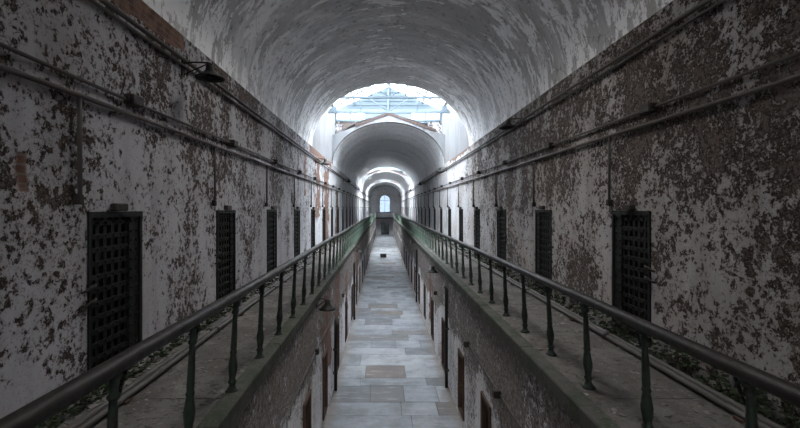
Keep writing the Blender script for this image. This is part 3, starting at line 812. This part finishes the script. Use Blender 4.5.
# ------------------------------------------------------------------ footbridge at the far end
br = empty('footbridge', (CX, 78.2, GZ)); tag(br, 'dark footbridge joining the two galleries in front of the end wall', 'bridge')
d = MB(); d.box((EL-CX+.01,-1.0,-.2),(ER-CX-.01,1.78,.01)); d.build('deck', M['iron'], br)
h = MB(); h.box((EL-CX,-1.0,.9),(ER-CX,-.92,.97)); h.build('handrail', M['iron'], br)
for i in range(16):
    x = EL-CX+.05 + i*(ER-EL-.1)/15
    b = MB(); b.tube([(x,-.96,0),(x,-.96,.9)], .022, 6); b.build('baluster', M['iron'], br)

# ------------------------------------------------------------------ rubble, moss, paint flakes
def chunks(name, n, xf, yf, zf, smin, smax, mat, seed, flat=.5):
    r = random.Random(seed); m = MB()
    for _ in range(n):
        s = smin + (smax - smin) * r.random()**2.5
        c = Vector((xf(r), yf(r), zf(r)))
        Mx = Matrix.Translation(c) @ Matrix.Rotation(r.random()*6.3, 4, 'Z') @ Matrix.Rotation(r.uniform(-.4,.4), 4, 'X')
        pts = [Vector((r.uniform(.6,1)*a, r.uniform(.6,1)*b, r.uniform(.5,1)*c_*flat)) * s for a in (-1,1) for b in (-1,1) for c_ in (0,1)]
        i = [m.vert(Mx @ p) for p in pts]
        for q in ((0,1,3,2),(4,6,7,5),(0,4,5,1),(2,3,7,6),(0,2,6,4),(1,5,7,3)): m.face([i[z] for z in q])
    return m.build(name, mat, kind='stuff')
yf = lambda r: 1.0 + 34 * r.random()**1.7
o = chunks('rubble', 2600, lambda r: XL + .06 + .16*r.random()**1.6, yf, lambda r: GZ - .004, .006, .045, M['rubble'], 1)
tag(o, 'crumbled plaster lying along the foot of the left gallery wall', 'rubble', kind='stuff')
o = chunks('rubble', 2200, lambda r: XR - .06 - .16*r.random()**1.6, yf, lambda r: GZ - .004, .006, .045, M['rubble'], 2)
tag(o, 'crumbled plaster lying along the foot of the right gallery wall', 'rubble', kind='stuff')
o = chunks('paint_flakes', 3200, lambda r: r.uniform(XL+.15, EL-.05), yf, lambda r: GZ + .001, .006, .035, M['rubble'], 3, .2)
tag(o, 'paint flakes scattered over the left gallery floor', 'paint flakes', kind='stuff')
o = chunks('paint_flakes', 3200, lambda r: r.uniform(ER+.05, XR-.15), yf, lambda r: GZ + .001, .006, .035, M['rubble'], 4, .2)
tag(o, 'paint flakes scattered over the right gallery floor', 'paint flakes', kind='stuff')
for side, X, word, hgt, n, seed in ((-1, XL, 'left', .14, 2200, 5), (1, XR, 'right', .32, 5200, 6)):
    k = -side
    def zf(r): return GZ + hgt * r.random()**1.5
    o = chunks('moss', n, lambda r: X + k*(.036 + .035*r.random()), yf, zf, .008, .034, M['moss'], seed, .8)
    tag(o, f'dark moss creeping up the foot of the {word} gallery wall', 'moss', kind='stuff')

# ------------------------------------------------------------------ light: overcast daylight through skylights and end window
w = bpy.data.worlds.new('World'); sc.world = w; w.use_nodes = True
nt = w.node_tree; nt.nodes.clear()
bg = nt.nodes.new('ShaderNodeBackground'); wo = nt.nodes.new('ShaderNodeOutputWorld')
tc = nt.nodes.new('ShaderNodeTexCoord'); sp = nt.nodes.new('ShaderNodeSeparateXYZ'); rp = nt.nodes.new('ShaderNodeValToRGB')
nt.links.new(tc.outputs['Generated'], sp.inputs[0]); nt.links.new(sp.outputs[2], rp.inputs[0])
rp.color_ramp.elements[0].position = 0.0; rp.color_ramp.elements[0].color = (.78,.86,.95,1)
rp.color_ramp.elements[1].position = .7; rp.color_ramp.elements[1].color = (.92,.96,1,1)
nt.links.new(rp.outputs[0], bg.inputs[0]); bg.inputs[1].default_value = 24.0
nt.links.new(bg.outputs[0], wo.inputs[0])
def portal(loc, rot, sx, sy):
    l = bpy.data.lights.new('sky_portal', 'AREA'); l.shape = 'RECTANGLE'; l.size = sx; l.size_y = sy
    l.cycles.is_portal = True
    o = bpy.data.objects.new('sky_portal', l); o.location = loc; o.rotation_euler = rot; col.objects.link(o)
for (b0, b1) in BAYS + [REAR]:
    portal((CX, (b0+b1+CLER)/2, RIDGE+.1), (0,0,0), 2*HW+1.5, b1+CLER-b0+.6)
portal((CX, sum(SLOT)/2, SHAFT+.15), (0,0,0), 2.4, SLOT[1]-SLOT[0]+.6)
portal((CX, YE+.6, 4.0), (PI/2, 0, 0), 3.0, 8.0)

cam = bpy.data.cameras.new('Camera'); co = bpy.data.objects.new('Camera', cam); col.objects.link(co)
co.location = (0, 0, EYE); co.rotation_euler = (PI/2, 0, 0)
cam.sensor_width = 36; cam.lens = 36*425/800; cam.shift_x = 16.5/800; cam.shift_y = -6/800; cam.clip_start = .05; cam.clip_end = 400
sc.camera = co
sc.view_settings.view_transform = 'Standard'; sc.view_settings.look = 'None'; sc.view_settings.gamma = 1
sc.view_settings.exposure = 1.42; sc.view_settings.use_curve_mapping = False
sc.cycles.max_bounces = 12; sc.cycles.diffuse_bounces = 8; sc.cycles.transparent_max_bounces = 12
